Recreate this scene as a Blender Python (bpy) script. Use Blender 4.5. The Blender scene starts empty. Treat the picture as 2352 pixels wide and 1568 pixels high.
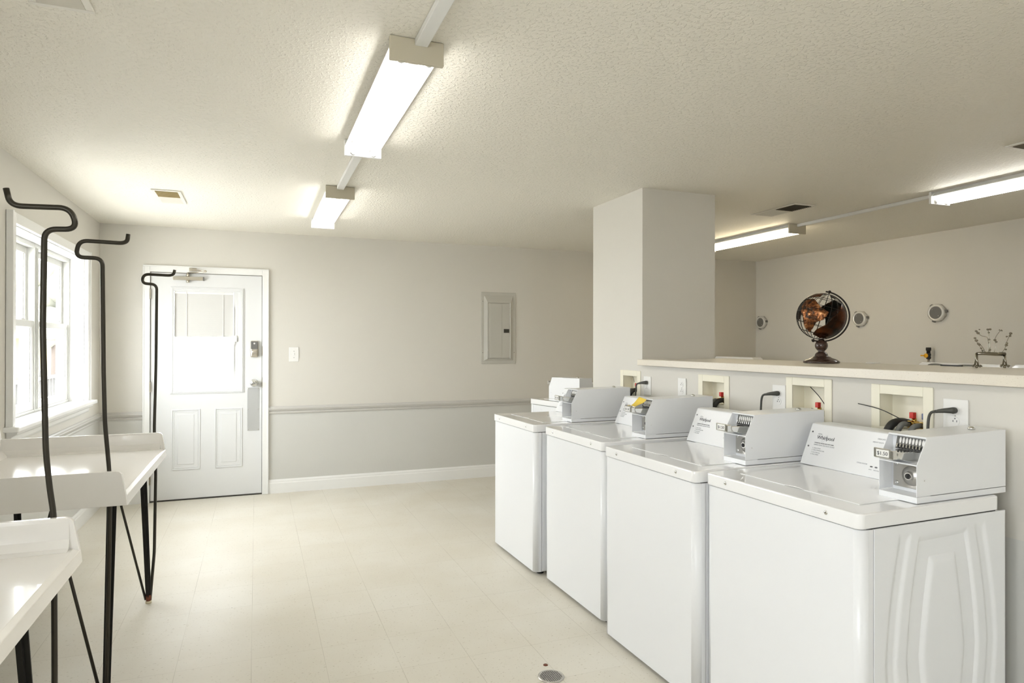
import bpy, bmesh, math, random
from mathutils import Vector, Matrix
random.seed(7)
PI = math.pi
SC = bpy.context.scene
COL = SC.collection

# ------------------------------------------------------------------ camera
cam_d = bpy.data.cameras.new('camera'); cam = bpy.data.objects.new('camera', cam_d); COL.objects.link(cam)
cam_d.sensor_width = 36.0; cam_d.lens = 1499.8 / 2352 * 36.0; cam_d.clip_start = 0.05; cam_d.clip_end = 200
cam.matrix_world = (Matrix.Translation((0, 0, 1.408)) @ Matrix.Rotation(-0.3733, 4, 'Z')
                    @ Matrix.Rotation(PI / 2 + 0.0029, 4, 'X') @ Matrix.Rotation(0.0013, 4, 'Z'))
SC.camera = cam

# ------------------------------------------------------------------ world, exposure
W = bpy.data.worlds.new('overcast_sky'); SC.world = W; W.use_nodes = True
wn = W.node_tree.nodes; bg = wn['Background']
bg.inputs[0].default_value = (0.93, 0.97, 1.0, 1); bg.inputs[1].default_value = 4.5
SC.view_settings.view_transform = 'Standard'; SC.view_settings.look = 'None'
SC.view_settings.gamma = 1.0; SC.view_settings.use_curve_mapping = False
SC.view_settings.exposure = 1.93
TUBE = 4.5

L, R, D, H = -1.257, 5.848, 6.525, 2.44     # left wall, right wall, far wall, ceiling
BACK = -2.6

# ------------------------------------------------------------------ materials
def mat(name, col, rough=0.5, metal=0.0, coat=0.0, spec=0.5):
    m = bpy.data.materials.new(name); m.use_nodes = True
    b = m.node_tree.nodes['Principled BSDF']
    b.inputs['Base Color'].default_value = (*col, 1); b.inputs['Roughness'].default_value = rough
    b.inputs['Metallic'].default_value = metal; b.inputs['Coat Weight'].default_value = coat
    b.inputs['Specular IOR Level'].default_value = spec
    return m
def N(m, t, **k):
    n = m.node_tree.nodes.new(t)
    for a, v in k.items(): setattr(n, a, v)
    return n
def K(m, a, b): m.node_tree.links.new(a, b)
def bump(m, height_socket, strength, dist):
    b = N(m, 'ShaderNodeBump'); b.inputs['Strength'].default_value = strength; b.inputs['Distance'].default_value = dist
    K(m, height_socket, b.inputs['Height']); K(m, b.outputs[0], m.node_tree.nodes['Principled BSDF'].inputs['Normal'])
def pos(m): return N(m, 'ShaderNodeNewGeometry').outputs['Position']
def noise(m, scale, detail=2, vec=None, rough=0.5):
    n = N(m, 'ShaderNodeTexNoise'); n.inputs['Scale'].default_value = scale; n.inputs['Detail'].default_value = detail
    n.inputs['Roughness'].default_value = rough
    K(m, vec if vec else pos(m), n.inputs['Vector']); return n.outputs['Fac']
def ramp(m, fac, stops):
    r = N(m, 'ShaderNodeValToRGB'); e = r.color_ramp.elements
    while len(e) < len(stops): e.new(0.5)
    for i, (p, c) in enumerate(stops):
        e[i].position = p; e[i].color = (c, c, c, 1) if isinstance(c, (int, float)) else (*c, 1)
    K(m, fac, r.inputs[0]); return r.outputs[0]
def math_(m, op, a, b=None, c=None):
    n = N(m, 'ShaderNodeMath', operation=op)
    for i, v in enumerate((a, b, c)):
        if v is None: continue
        if isinstance(v, (int, float)): n.inputs[i].default_value = v
        else: K(m, v, n.inputs[i])
    return n.outputs[0]
def mixc(m, fac, a, b):
    n = N(m, 'ShaderNodeMix', data_type='RGBA')
    if isinstance(fac, (int, float)): n.inputs[0].default_value = fac
    else: K(m, fac, n.inputs[0])
    for s, v in ((n.inputs[6], a), (n.inputs[7], b)):
        if isinstance(v, tuple): s.default_value = (*v, 1)
        else: K(m, v, s)
    return n.outputs[2]
def base(m, sock): K(m, sock, m.node_tree.nodes['Principled BSDF'].inputs['Base Color'])

M = {}
def wallmat(name, upper, lower):
    m = mat(name, upper, 0.55)
    p = pos(m); s = N(m, 'ShaderNodeSeparateXYZ'); K(m, p, s.inputs[0])
    f = math_(m, 'LESS_THAN', s.outputs[2], 0.752)
    base(m, mixc(m, f, upper, lower))
    v = N(m, 'ShaderNodeMapping'); v.inputs['Scale'].default_value = (1, 1, 0.35); K(m, p, v.inputs[0])
    bump(m, noise(m, 90, 4, v.outputs[0], 0.6), 0.12, 0.004)
    return m
M['wall'] = wallmat('painted_wall', (0.70, 0.675, 0.615), (0.64, 0.635, 0.60))
M['ceiling'] = m = mat('knockdown_ceiling', (0.88, 0.845, 0.75), 0.6)
a = ramp(m, noise(m, 66, 3), [(0.52, 0.0), (0.64, 1.0)]); b_ = noise(m, 130, 3)
bump(m, math_(m, 'ADD', a, math_(m, 'MULTIPLY', b_, 0.5)), 0.48, 0.005)

M['floor'] = m = mat('vinyl_tile', (0.74, 0.70, 0.61), 0.44, spec=0.32)
s = N(m, 'ShaderNodeSeparateXYZ'); K(m, pos(m), s.inputs[0])
def grid_line(axis, off, size):
    t = math_(m, 'DIVIDE', math_(m, 'SUBTRACT', s.outputs[axis], off), size)
    fr = math_(m, 'FRACT', t); d = math_(m, 'MINIMUM', fr, math_(m, 'SUBTRACT', 1.0, fr))
    return math_(m, 'LESS_THAN', d, 0.0035), math_(m, 'FLOOR', t)
gx, ix = grid_line(0, -.017 - 0.304 * 20, 0.304); gy, iy = grid_line(1, 2.81 - 0.323 * 40, 0.323)
grout = math_(m, 'MAXIMUM', gx, math_(m, 'MULTIPLY', gy, 0.7)); gstr = ramp(m, noise(m, 1.6, 3), [(0.35, 0.10), (0.65, 0.62)])
cv = N(m, 'ShaderNodeCombineXYZ'); K(m, ix, cv.inputs[0]); K(m, iy, cv.inputs[1])
wnz = N(m, 'ShaderNodeTexWhiteNoise', noise_dimensions='3D'); K(m, cv.outputs[0], wnz.inputs[0])
tint = mixc(m, wnz.outputs[0], (0.735, 0.70, 0.615), (0.755, 0.725, 0.645))
blotch = mixc(m, ramp(m, noise(m, 2.2, 4), [(0.35, 0.0), (0.75, 1.0)]), tint, (0.69, 0.645, 0.545))
mp = N(m, 'ShaderNodeMapping'); mp.inputs['Scale'].default_value = (1, 2.6, 1); K(m, pos(m), mp.inputs[0])
speck = ramp(m, noise(m, 62, 2, mp.outputs[0]), [(0.66, 0.0), (0.71, 1.0)])
c1 = mixc(m, math_(m, 'MULTIPLY', speck, 0.8), blotch, (0.40, 0.35, 0.25))
vor = N(m, 'ShaderNodeTexVoronoi'); vor.inputs['Scale'].default_value = 7.5; K(m, pos(m), vor.inputs['Vector'])
dot = math_(m, 'LESS_THAN', vor.outputs['Distance'], 0.022)
c2 = mixc(m, math_(m, 'MULTIPLY', dot, 0.6), c1, (0.12, 0.10, 0.07))
base(m, mixc(m, math_(m, 'MULTIPLY', grout, gstr), c2, (0.33, 0.29, 0.21)))
bump(m, noise(m, 5, 3), 0.05, 0.01)

M['trim'] = mat('white_trim_paint', (0.88, 0.88, 0.86), 0.35)
M['rail'] = mat('grey_rail_paint', (0.58, 0.565, 0.53), 0.4)
M['door'] = mat('door_paint', (0.77, 0.775, 0.77), 0.35)
M['blind'] = mat('blind_slat', (0.70, 0.69, 0.66), 0.5)
M['gap'] = mat('dark_gap', (0.05, 0.045, 0.035), 0.8)
M['vinyl'] = mat('white_vinyl', (0.66, 0.66, 0.63), 0.35)
M['enamel'] = mat('white_enamel', (0.86, 0.87, 0.885), 0.28, spec=0.5)
M['enamel_gloss'] = mat('gloss_white_enamel', (0.93, 0.93, 0.93), 0.10, coat=0.8)
M['tablewhite'] = mat('gelcoat_white', (0.90, 0.88, 0.845), 0.16, coat=0.3)
M['chrome'] = mat('chrome', (0.72, 0.72, 0.70), 0.12, 1.0)
M['steel'] = mat('brushed_steel', (0.58, 0.56, 0.52), 0.35, 1.0)
M['nickel'] = mat('satin_nickel', (0.62, 0.58, 0.50), 0.3, 1.0)
M['hinge'] = mat('aged_hinge', (0.30, 0.27, 0.21), 0.4, 0.8)
M['kick'] = mat('dull_steel_plate', (0.60, 0.61, 0.61), 0.45, 0.7)
M['rod'] = mat('dark_bronze_rod', (0.045, 0.04, 0.03), 0.28, 0.5)
M['leg'] = mat('black_iron', (0.012, 0.011, 0.009), 0.4, 0.3)
M['black'] = mat('black_rubber', (0.02, 0.02, 0.018), 0.5)
M['hose'] = mat('grey_hose', (0.16, 0.16, 0.15), 0.5)
M['cord'] = mat('grey_cord', (0.07, 0.07, 0.06), 0.5)
M['cream'] = mat('cream_plastic', (0.88, 0.84, 0.69), 0.4)
M['plate'] = mat('white_plate_plastic', (0.85, 0.84, 0.81), 0.35)
M['red'] = mat('red_handle', (0.62, 0.03, 0.02), 0.4)
M['blue'] = mat('blue_handle', (0.10, 0.13, 0.26), 0.4)
M['brass'] = mat('brass', (0.62, 0.42, 0.13), 0.25, 1.0)
M['fixture'] = mat('fixture_enamel', (0.86, 0.86, 0.84), 0.35)
M['endcap'] = mat('tan_endcap', (0.60, 0.55, 0.43), 0.5)  # tan, on the near end cap only
M['ventm'] = mat('vent_enamel', (0.80, 0.77, 0.69), 0.45)
M['ventdark'] = mat('vent_tan', (0.58, 0.49, 0.29), 0.7)  # tan for the backing and one half of the louvres
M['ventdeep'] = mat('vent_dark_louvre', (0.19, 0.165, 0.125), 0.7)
M['panel'] = mat('panel_paint', (0.55, 0.535, 0.48), 0.4)
M['yellow'] = mat('yellow_paper', (0.90, 0.66, 0.10), 0.7)
M['orange'] = mat('yellow_valve', (0.85, 0.42, 0.0), 0.4)
M['ink'] = mat('grey_ink', (0.13, 0.13, 0.14), 0.5)
M['paleink'] = mat('pale_ink', (0.50, 0.51, 0.53), 0.5)
M['silver'] = mat('antique_silver', (0.30, 0.28, 0.23), 0.25, 1.0)
M['wood'] = mat('dark_walnut', (0.045, 0.022, 0.015), 0.25, coat=0.3)
M['wire'] = mat('dark_wire', (0.02, 0.014, 0.010), 0.35, 0.5)
M['glide'] = mat('nylon_glide', (0.75, 0.66, 0.48), 0.5)
M['rust'] = mat('rusty_cup', (0.16, 0.05, 0.025), 0.6, 0.3)
M['ventgrey'] = mat('grey_cap', (0.16, 0.155, 0.145), 0.5)
M['capring'] = mat('pale_metal_ring', (0.72, 0.71, 0.67), 0.3, 0.35)
M['darkhandle'] = mat('grey_console_trim', (0.20, 0.20, 0.18), 0.5)
M['leaf'] = mat('pale_leaves', (0.11, 0.11, 0.085), 0.8)
M['bark'] = mat('bark', (0.07, 0.055, 0.045), 0.9)
M['ground'] = mat('pale_concrete', (0.62, 0.60, 0.57), 0.9)
M['railwood'] = mat('weathered_rail', (0.060, 0.058, 0.054), 0.8)
M['sidingyellow'] = mat('yellow_siding', (0.17, 0.14, 0.075), 0.8)

M['counter'] = m = mat('speckled_laminate', (0.76, 0.70, 0.59), 0.3)
sp1 = ramp(m, noise(m, 300, 2), [(0.66, 0.0), (0.70, 1.0)]); sp2 = ramp(m, noise(m, 210, 2), [(0.28, 1.0), (0.32, 0.0)])
cc = mixc(m, math_(m, 'MULTIPLY', sp1, 0.6), (0.76, 0.705, 0.60), (0.45, 0.36, 0.25))
base(m, mixc(m, math_(m, 'MULTIPLY', sp2, 0.6), cc, (0.90, 0.87, 0.80)))
M['copper'] = m = mat('hammered_copper', (0.40, 0.16, 0.07), 0.25, 1.0)
n_ = noise(m, 45, 3); base(m, ramp(m, n_, [(0.40, (0.045, 0.032, 0.025)), (0.56, (0.24, 0.09, 0.035)), (0.75, (0.60, 0.30, 0.14))]))
bump(m, n_, 0.8, 0.01)
M['darkcopper'] = m = mat('dark_copper', (0.05, 0.03, 0.02), 0.25, 0.9)
n_ = noise(m, 9, 2); base(m, ramp(m, n_, [(0.42, (0.010, 0.010, 0.009)), (0.68, (0.13, 0.04, 0.012))]))

def emit(name, col, st):
    m = bpy.data.materials.new(name); m.use_nodes = True; nt = m.node_tree; nt.nodes.remove(nt.nodes['Principled BSDF'])
    e = nt.nodes.new('ShaderNodeEmission'); e.inputs[0].default_value = (*col, 1); e.inputs[1].default_value = st
    nt.links.new(e.outputs[0], nt.nodes['Material Output'].inputs[0]); return m
M['tube'] = emit('fluorescent_glow', (1.0, 0.98, 0.935), TUBE)
M['tubewarm'] = emit('warm_fluorescent_glow', (1.0, 0.84, 0.58), TUBE * 1.2)
M['glass'] = m = bpy.data.materials.new('window_glass'); m.use_nodes = True; nt = m.node_tree; nt.nodes.remove(nt.nodes['Principled BSDF'])
t = nt.nodes.new('ShaderNodeBsdfTransparent'); g = nt.nodes.new('ShaderNodeBsdfGlossy'); g.inputs['Roughness'].default_value = 0.03
mx = nt.nodes.new('ShaderNodeMixShader'); mx.inputs[0].default_value = 0.02
nt.links.new(t.outputs[0], mx.inputs[1]); nt.links.new(g.outputs[0], mx.inputs[2]); nt.links.new(mx.outputs[0], nt.nodes['Material Output'].inputs[0])

# ------------------------------------------------------------------ mesh helpers
class MB:
    def __init__(s): s.bm = bmesh.new()
    def box(s, x0, x1, y0, y1, z0, z1, mtx=None):
        x0, x1 = sorted((x0, x1)); y0, y1 = sorted((y0, y1)); z0, z1 = sorted((z0, z1))
        r = bmesh.ops.create_cube(s.bm, size=1); vs = r['verts']
        for v in vs:
            v.co = Vector((x0 + (v.co.x + .5) * (x1 - x0), y0 + (v.co.y + .5) * (y1 - y0), z0 + (v.co.z + .5) * (z1 - z0)))
        if mtx: bmesh.ops.transform(s.bm, matrix=mtx, verts=vs)
        return s
    def prism(s, pts, axis, a, b):
        """pts: 2D polygon in the two remaining axes, extruded a..b along axis"""
        def mk(p, t):
            q = list(p); q.insert(axis, t); return s.bm.verts.new(q)
        A = [mk(p, a) for p in pts]; B = [mk(p, b) for p in pts]; n = len(pts)
        s.bm.faces.new(A); s.bm.faces.new(B[::-1])
        for i in range(n): s.bm.faces.new((A[i], B[i], B[(i + 1) % n], A[(i + 1) % n]))
        return s
    def tube(s, pts, r, seg=10, cap=True):
        pts = [Vector(p) for p in pts]; rs = r if isinstance(r, (list, tuple)) else [r] * len(pts)
        rings = []; up = None
        for i, p in enumerate(pts):
            d = (pts[min(i + 1, len(pts) - 1)] - pts[max(i - 1, 0)]).normalized()
            if up is None:
                up = Vector((0, 0, 1)) if abs(d.z) < 0.9 else Vector((1, 0, 0))
            u = (up - d * up.dot(d)); u = u.normalized() if u.length > 1e-6 else d.orthogonal().normalized(); up = u
            w = d.cross(u)
            rings.append([s.bm.verts.new(p + (u * math.cos(2 * PI * k / seg) + w * math.sin(2 * PI * k / seg)) * rs[i]) for k in range(seg)])
        for a, b in zip(rings, rings[1:]):
            for k in range(seg): s.bm.faces.new((a[k], a[(k + 1) % seg], b[(k + 1) % seg], b[k])).smooth = True
        if cap: s.bm.faces.new(rings[0][::-1]); s.bm.faces.new(rings[-1])
        return s
    def lathe(s, prof, seg=32, mtx=None, cap=True):
        """prof: list of (r, z)"""
        rings = []; allv = []
        for r, z in prof:
            ring = [s.bm.verts.new((r * math.cos(2 * PI * k / seg), r * math.sin(2 * PI * k / seg), z)) for k in range(seg)]
            rings.append(ring); allv += ring
        for a, b in zip(rings, rings[1:]):
            for k in range(seg): s.bm.faces.new((a[k], a[(k + 1) % seg], b[(k + 1) % seg], b[k])).smooth = True
        if cap: s.bm.faces.new(rings[0][::-1]); s.bm.faces.new(rings[-1])
        if mtx: bmesh.ops.transform(s.bm, matrix=mtx, verts=allv)
        return s
    def sphere(s, c, r, seg=12, sc=(1, 1, 1)):
        q = bmesh.ops.create_uvsphere(s.bm, u_segments=seg, v_segments=max(6, seg * 2 // 3), radius=r)
        for v in q['verts']: v.co = Vector((v.co.x * sc[0], v.co.y * sc[1], v.co.z * sc[2])) + Vector(c)
        for v in q['verts']:
            for f in v.link_faces: f.smooth = True
        return s
    def build(s, name, m, parent=None, bevel=0, seg=2, kind=None, loc=None):
        bmesh.ops.recalc_face_normals(s.bm, faces=s.bm.faces[:])
        me = bpy.data.meshes.new(name); s.bm.to_mesh(me); s.bm.free()
        me.materials.append(m if not isinstance(m, str) else M[m])
        o = bpy.data.objects.new(name, me); COL.objects.link(o)
        if parent: o.parent = parent
        if loc: o.location = loc
        if bevel:
            b = o.modifiers.new('bevel', 'BEVEL'); b.width = bevel; b.segments = seg; b.limit_method = 'ANGLE'; b.angle_limit = math.radians(40)
            b.harden_normals = False
        if kind: o['kind'] = kind
        return o
def smooth_path(ctrl, n=10, rad=None):
    """rounded polyline: straight runs with quadratic fillets"""
    P = [Vector(p) for p in ctrl]; out = [P[0]]
    for i in range(1, len(P) - 1):
        a, b, c = P[i - 1], P[i], P[i + 1]
        r = rad if rad else 0.05
        l1 = min(r, (b - a).length * .5); l2 = min(r, (c - b).length * .5)
        s_, e_ = b + (a - b).normalized() * l1, b + (c - b).normalized() * l2
        for k in range(n + 1):
            t = k / n; out.append(s_ * (1 - t) ** 2 + b * 2 * t * (1 - t) + e_ * t * t)
    out.append(P[-1]); return out
def empty(name, loc, label, cat, group=None, rz=0):
    o = bpy.data.objects.new(name, None); COL.objects.link(o); o.location = loc; o.rotation_euler = (0, 0, rz); o.empty_display_size = .1
    return tag(o, label, cat, group)
def tag(o, label, cat, group=None):
    o['label'] = label; o['category'] = cat
    if group: o['group'] = group
    return o
def struct(o): o['kind'] = 'structure'; return o
def copy_tree(o, parent=None):
    c = o.copy(); COL.objects.link(c)
    if parent: c.parent = parent
    for ch in list(o.children): copy_tree(ch, c)
    return c
def text_part(name, txt, size, m, parent, mtx, depth=0.0006, align='LEFT', shear=0, space=1.0):
    cu = bpy.data.curves.new(name, 'FONT'); cu.body = txt; cu.size = size; cu.extrude = depth; cu.align_x = align; cu.shear = shear
    cu.space_character = space; cu.resolution_u = 3
    tmp = bpy.data.objects.new('tmp', cu); COL.objects.link(tmp)
    bpy.context.view_layer.update()
    me = bpy.data.meshes.new_from_object(tmp.evaluated_get(bpy.context.evaluated_depsgraph_get()))
    bpy.data.objects.remove(tmp); bpy.data.curves.remove(cu)
    me.transform(mtx); me.materials.clear(); me.materials.append(M[m]); me.name = name
    o = bpy.data.objects.new(name, me); COL.objects.link(o); o.parent = parent; return o

def slab_with_holes(name, axis, p0, p1, a0, a1, z0, z1, holes, m):
    """wall slab between p0..p1 on `axis`, spanning a0..a1 on the other horizontal axis, with rectangular holes"""
    A = sorted({a0, a1, *[h[0] for h in holes], *[h[1] for h in holes]}); Z = sorted({z0, z1, *[h[2] for h in holes], *[h[3] for h in holes]})
    bm = bmesh.new(); cache = {}
    def V(p, a, z):
        k = (round(p, 5), round(a, 5), round(z, 5))
        if k not in cache: cache[k] = bm.verts.new((p, a, z) if axis == 0 else (a, p, z))
        return cache[k]
    def solid(i, j):
        if i < 0 or j < 0 or i >= len(A) - 1 or j >= len(Z) - 1: return False
        ca, cz = (A[i] + A[i + 1]) / 2, (Z[j] + Z[j + 1]) / 2
        return not any(h[0] < ca < h[1] and h[2] < cz < h[3] for h in holes)
    for i in range(len(A) - 1):
        for j in range(len(Z) - 1):
            if not solid(i, j): continue
            q = [(A[i], Z[j]), (A[i + 1], Z[j]), (A[i + 1], Z[j + 1]), (A[i], Z[j + 1])]
            bm.faces.new([V(p0, *t) for t in q]); bm.faces.new([V(p1, *t) for t in q][::-1])
            for (di, dj, e) in ((0, -1, (0, 1)), (1, 0, (1, 2)), (0, 1, (2, 3)), (-1, 0, (3, 0))):
                if not solid(i + di, j + dj):
                    u, v = q[e[0]], q[e[1]]; bm.faces.new([V(p0, *u), V(p1, *u), V(p1, *v), V(p0, *v)])
    bmesh.ops.recalc_face_normals(bm, faces=bm.faces[:])
    me = bpy.data.meshes.new(name); bm.to_mesh(me); bm.free(); me.materials.append(M[m])
    o = bpy.data.objects.new(name, me); COL.objects.link(o); return struct(o)

# ------------------------------------------------------------------ room shell
struct(MB().box(L - .3, R + .2, BACK - .2, D + .3, -.12, 0).build('floor', 'floor'))
struct(MB().box(L - .3, R + .2, BACK - .2, D + .3, H, H + .1).build('ceiling', 'ceiling'))
WIN = (4.335, 5.99, 0.95, 2.065)
ADDED_WIN2 = (-.9, 0.74, 0.95, 2.065)  # out-of-view opening, added and placed to bring daylight onto the washer fronts
ADDED_WIN3 = (1.1, 1.45, 0.95, 2.05)  # opening added behind the camera, sized to brighten camera-facing sides
slab_with_holes('wall_left', 0, L - .16, L, BACK, D, 0, H, [WIN, ADDED_WIN2], 'wall')
DOOR = (-.872, .052, 0.0, 2.035)
slab_with_holes('wall_back', 1, D, D + .14, L - .16, R, 0, H, [DOOR], 'wall')
struct(MB().box(R, R + .12, BACK, D + .14, 0, H).build('wall_right', 'wall'))
slab_with_holes('wall_front', 1, BACK - .12, BACK, L - .16, R + .12, 0, H, [ADDED_WIN3], 'wall')
# supply boxes: (Y near, Y far, top)
BOXES = [(1.713, 1.979, 1.243), (2.179, 2.447, 1.250), (2.854, 3.118, 1.232), (3.728, 3.984, 1.225)]
CY0, CY1 = 3.7105, 4.389
bh = [(a + .030, b - .030, 1.055, t - .028) for a, b, t in BOXES[:3]]
slab_with_holes('wall_partition', 0, 2.38, 2.52, -1.2, CY0, 0, 1.262, bh, 'wall')
slab_with_holes('wall_column', 0, 2.38, 2.52, CY0, CY1, 0, H, [(BOXES[3][0] + .030, BOXES[3][1] - .030, 1.055, 1.197)], 'wall')
struct(MB().box(2.52, 2.967, CY0, CY1, 0, H).build('wall_column_side', 'wall'))
struct(MB().box(2.82, 2.93, -1.2, CY0, 0, 1.262).build('wall_partition_side', 'wall'))

# ------------------------------------------------------------------ trims
def base_prof(h=.128, t=.014): return [(0, 0), (t, 0), (t, h - .035), (t * .75, h - .028), (t * .75, h - .015), (t * .35, h), (0, h)]
def base_y(name, x0, x1):   # along far wall, projecting to -Y
    struct(MB().prism([(D - a, z) for a, z in base_prof()], 0, x0, x1).build(name, 'trim'))
base_y('baseboard_back', .107, R); base_y('baseboard_back_left', L, -.925)
struct(MB().prism([(L + a, z) for a, z in base_prof()], 1, BACK, D - .016).build('baseboard_left', 'trim'))
struct(MB().prism([(R - a, z) for a, z in base_prof()], 1, BACK, D - .016).build('baseboard_right', 'trim'))
rp = [(0, .745), (.008, .745), (.012, .757), (.006, .765), (.016, .775), (.024, .790), (.022, .797), (.012, .802), (.008, .812), (0, .815)]
struct(MB().prism([(D - a, z) for a, z in rp], 0, .107, R).build('trim_1', 'rail'))
struct(MB().prism([(D - a, z - .01) for a, z in rp], 0, L, -.925).build('trim_2', 'rail'))
struct(MB().prism([(L + a, z - .01) for a, z in rp], 1, BACK, D - .026).build('trim_3', 'rail'))

# ------------------------------------------------------------------ windows in the left wall
def window(name, y0, y1, zb, zt):
    xf = L - .095   # inner face of the window unit
    root = bpy.data.objects.new(name, None); COL.objects.link(root); root['kind'] = 'structure'; root.location = (0, 0, 0)
    cs = MB(); t = .028; w = .070
    def casing(a0, a1, b0, b1): cs.box(L + .001, L + t, a0, a1, b0, b1)
    casing(y0 - w, y0, zb, zt + w - .01); casing(y1, y1 + w, zb, zt + w - .01); casing(y0, y1, zt, zt + w - .01)
    cs.box(L + .0015, L + t + .008, y1 + w - .02, y1 + w + .003, zb + .001, zt + w - .008); cs.box(L + .0015, L + t + .008, y0 - w - .003, y0 - w + .018, zb + .001, zt + w - .008)
    cs.build('window_casing', 'trim', root, .003)
    MB().box(L - .095, L + .07, y0 - w - .03, y1 + w + .05, zb - .025, zb + .004).build('window_sill', 'trim', root, .006, 3)
    MB().prism([(L + .001, zb - .026), (L + .052, zb - .026), (L + .050, zb - .040), (L + .026, zb - .055), (L + .022, zb - .078), (L + .014, zb - .09), (L + .001, zb - .09)], 1, y0 - w + .01, y1 + w - .01).build('window_apron', 'trim', root, .001)
    jb = MB(); jb.box(xf, L, y0 - .012, y0 + .004, zb, zt).box(xf, L, y1 - .004, y1 + .012, zb, zt).box(xf, L, y0, y1, zt - .006, zt + .012)
    jb.build('window_jamb', 'trim', root)
    mid = (y0 + y1) / 2
    fr = MB()
    for a, b in ((y0, y0 + .03), (mid - .04, mid + .04), (y1 - .03, y1)): fr.box(xf - .085, xf, a, b, zb, zt)
    fr.box(xf - .083, xf - .002, y0 + .001, y1 - .001, zt - .035, zt - .001).box(xf - .083, xf - .002, y0 + .001, y1 - .001, zb + .001, zb + .022)
    for a in (mid - .014, mid + .008): fr.box(xf, xf + .006, a, a + .006, zb + .02, zt - .03)
    fr.build('window_frame', 'vinyl', root, .003)
    zm = 1.53
    for a, b in ((y0 + .03, mid - .04), (mid + .04, y1 - .03)):
        def sash(x0, x1, c0, c1, nm):
            q = MB(); s_ = .042
            q.box(x0, x1, a, a + s_, c0, c1).box(x0, x1, b - s_, b, c0, c1).box(x0, x1, a + s_, b - s_, c0, c0 + s_ + .008).box(x0, x1, a + s_, b - s_, c1 - s_, c1)
            xm = (x0 + x1) / 2
            for (e0, e1, g0, g1) in ((a + s_, a + s_ + .008, c0 + s_, c1 - s_), (b - s_ - .008, b - s_, c0 + s_, c1 - s_)):
                q.box(xm - .009, xm + .009, e0, e1, g0, g1)
            o = q.build(nm, 'vinyl', root, .002)
            MB().box(xm - .003, xm + .003, a + s_, b - s_, c0 + s_ + .008, c1 - s_).build('window_pane', 'glass', o)
            return o
        sash(xf - .075, xf - .042, zm - .02, zt - .035, 'upper_sash')
        lo = sash(xf - .038, xf - .006, zb + .022, zm + .022, 'lower_sash')
        for f in (.25, .75):
            yy = a + (b - a) * f
            MB().box(xf - .040, xf - .010, yy - .03, yy + .03, zm + .022, zm + .032).lathe([(.008, 0), (.008, .012)], 12, Matrix.Translation((xf - .025, yy, zm + .032))).build('sash_lock', 'vinyl', lo, .002)
    return root
window('window_1', *WIN)
window('added_window_2', *ADDED_WIN2)  # unseen window added as a daylight source
def added_rear_window(name, x0, x1, zb, zt):  # unseen window added behind the camera for fill daylight
    root = bpy.data.objects.new(name, None); COL.objects.link(root); root['kind'] = 'structure'
    w = .08; c = MB()
    c.box(x0 - w, x0, BACK + .001, BACK + .025, zb, zt + w).box(x1, x1 + w, BACK + .001, BACK + .025, zb, zt + w).box(x0, x1, BACK + .001, BACK + .025, zt, zt + w)
    c.build('window_casing', 'trim', root)
    MB().box(x0 - w - .02, x1 + w + .02, BACK - .08, BACK + .06, zb - .025, zb + .004).build('window_sill', 'trim', root, .004)
    f = MB(); n = 1
    for k in range(n + 1):
        x = x0 + (x1 - x0) * k / n; f.box(max(x0, x - .025), min(x1, x + .025), BACK - .085, BACK - .03, zb + .005, zt)
    for z in (zb + .006, zt - .05, (zb + zt) / 2): f.box(x0 + .001, x1 - .001, BACK - .083, BACK - .032, z, z + .045)
    f.build('window_frame', 'vinyl', root)
    MB().box(x0 + .02, x1 - .02, BACK - .060, BACK - .055, zb + .02, zt - .02).build('window_pane', 'glass', root)
added_rear_window('added_window_3', *ADDED_WIN3)

# ------------------------------------------------------------------ entrance door in the far wall
door = bpy.data.objects.new('door_1', None); COL.objects.link(door); door['kind'] = 'structure'
x0, x1, dz = -.868, .048, 2.031
cs = MB()
cs.box(-.925, -.872, D - .02, D - .001, 0, 2.092).box(.052, .107, D - .02, D - .001, 0, 2.092).box(-.872, .052, D - .02, D - .001, 2.037, 2.092)
cs.box(-.927, -.915, D - .026, D - .002, .001, 2.080).box(.097, .109, D - .026, D - .002, .001, 2.080).box(-.927, .109, D - .026, D - .002, 2.082, 2.094)
cs.build('door_casing', 'trim', door, .003)
MB().box(x0 - .004, x1 + .004, D - .004, D + .06, .0005, .009).build('door_threshold', 'gap', door)
MB().box(x0 - .004, x0 + .02, D + .050, D + .10, 0, 2.035).box(x1 - .02, x1 + .004, D + .050, D + .10, 0, 2.035).box(x0 + .02, x1 - .02, D + .050, D + .10, 2.012, 2.035).box(x0 + .02, x1 - .02, D + .050, D + .10, 0, .03).build('door_leak_block', 'gap', door)  # dark strips added behind the slab edges to block leaking daylight
yd = D + .004; GX0, GX1, GZ0, GZ1 = -.684, -.160, .997, 1.872
sl = MB(); th = .044
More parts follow.
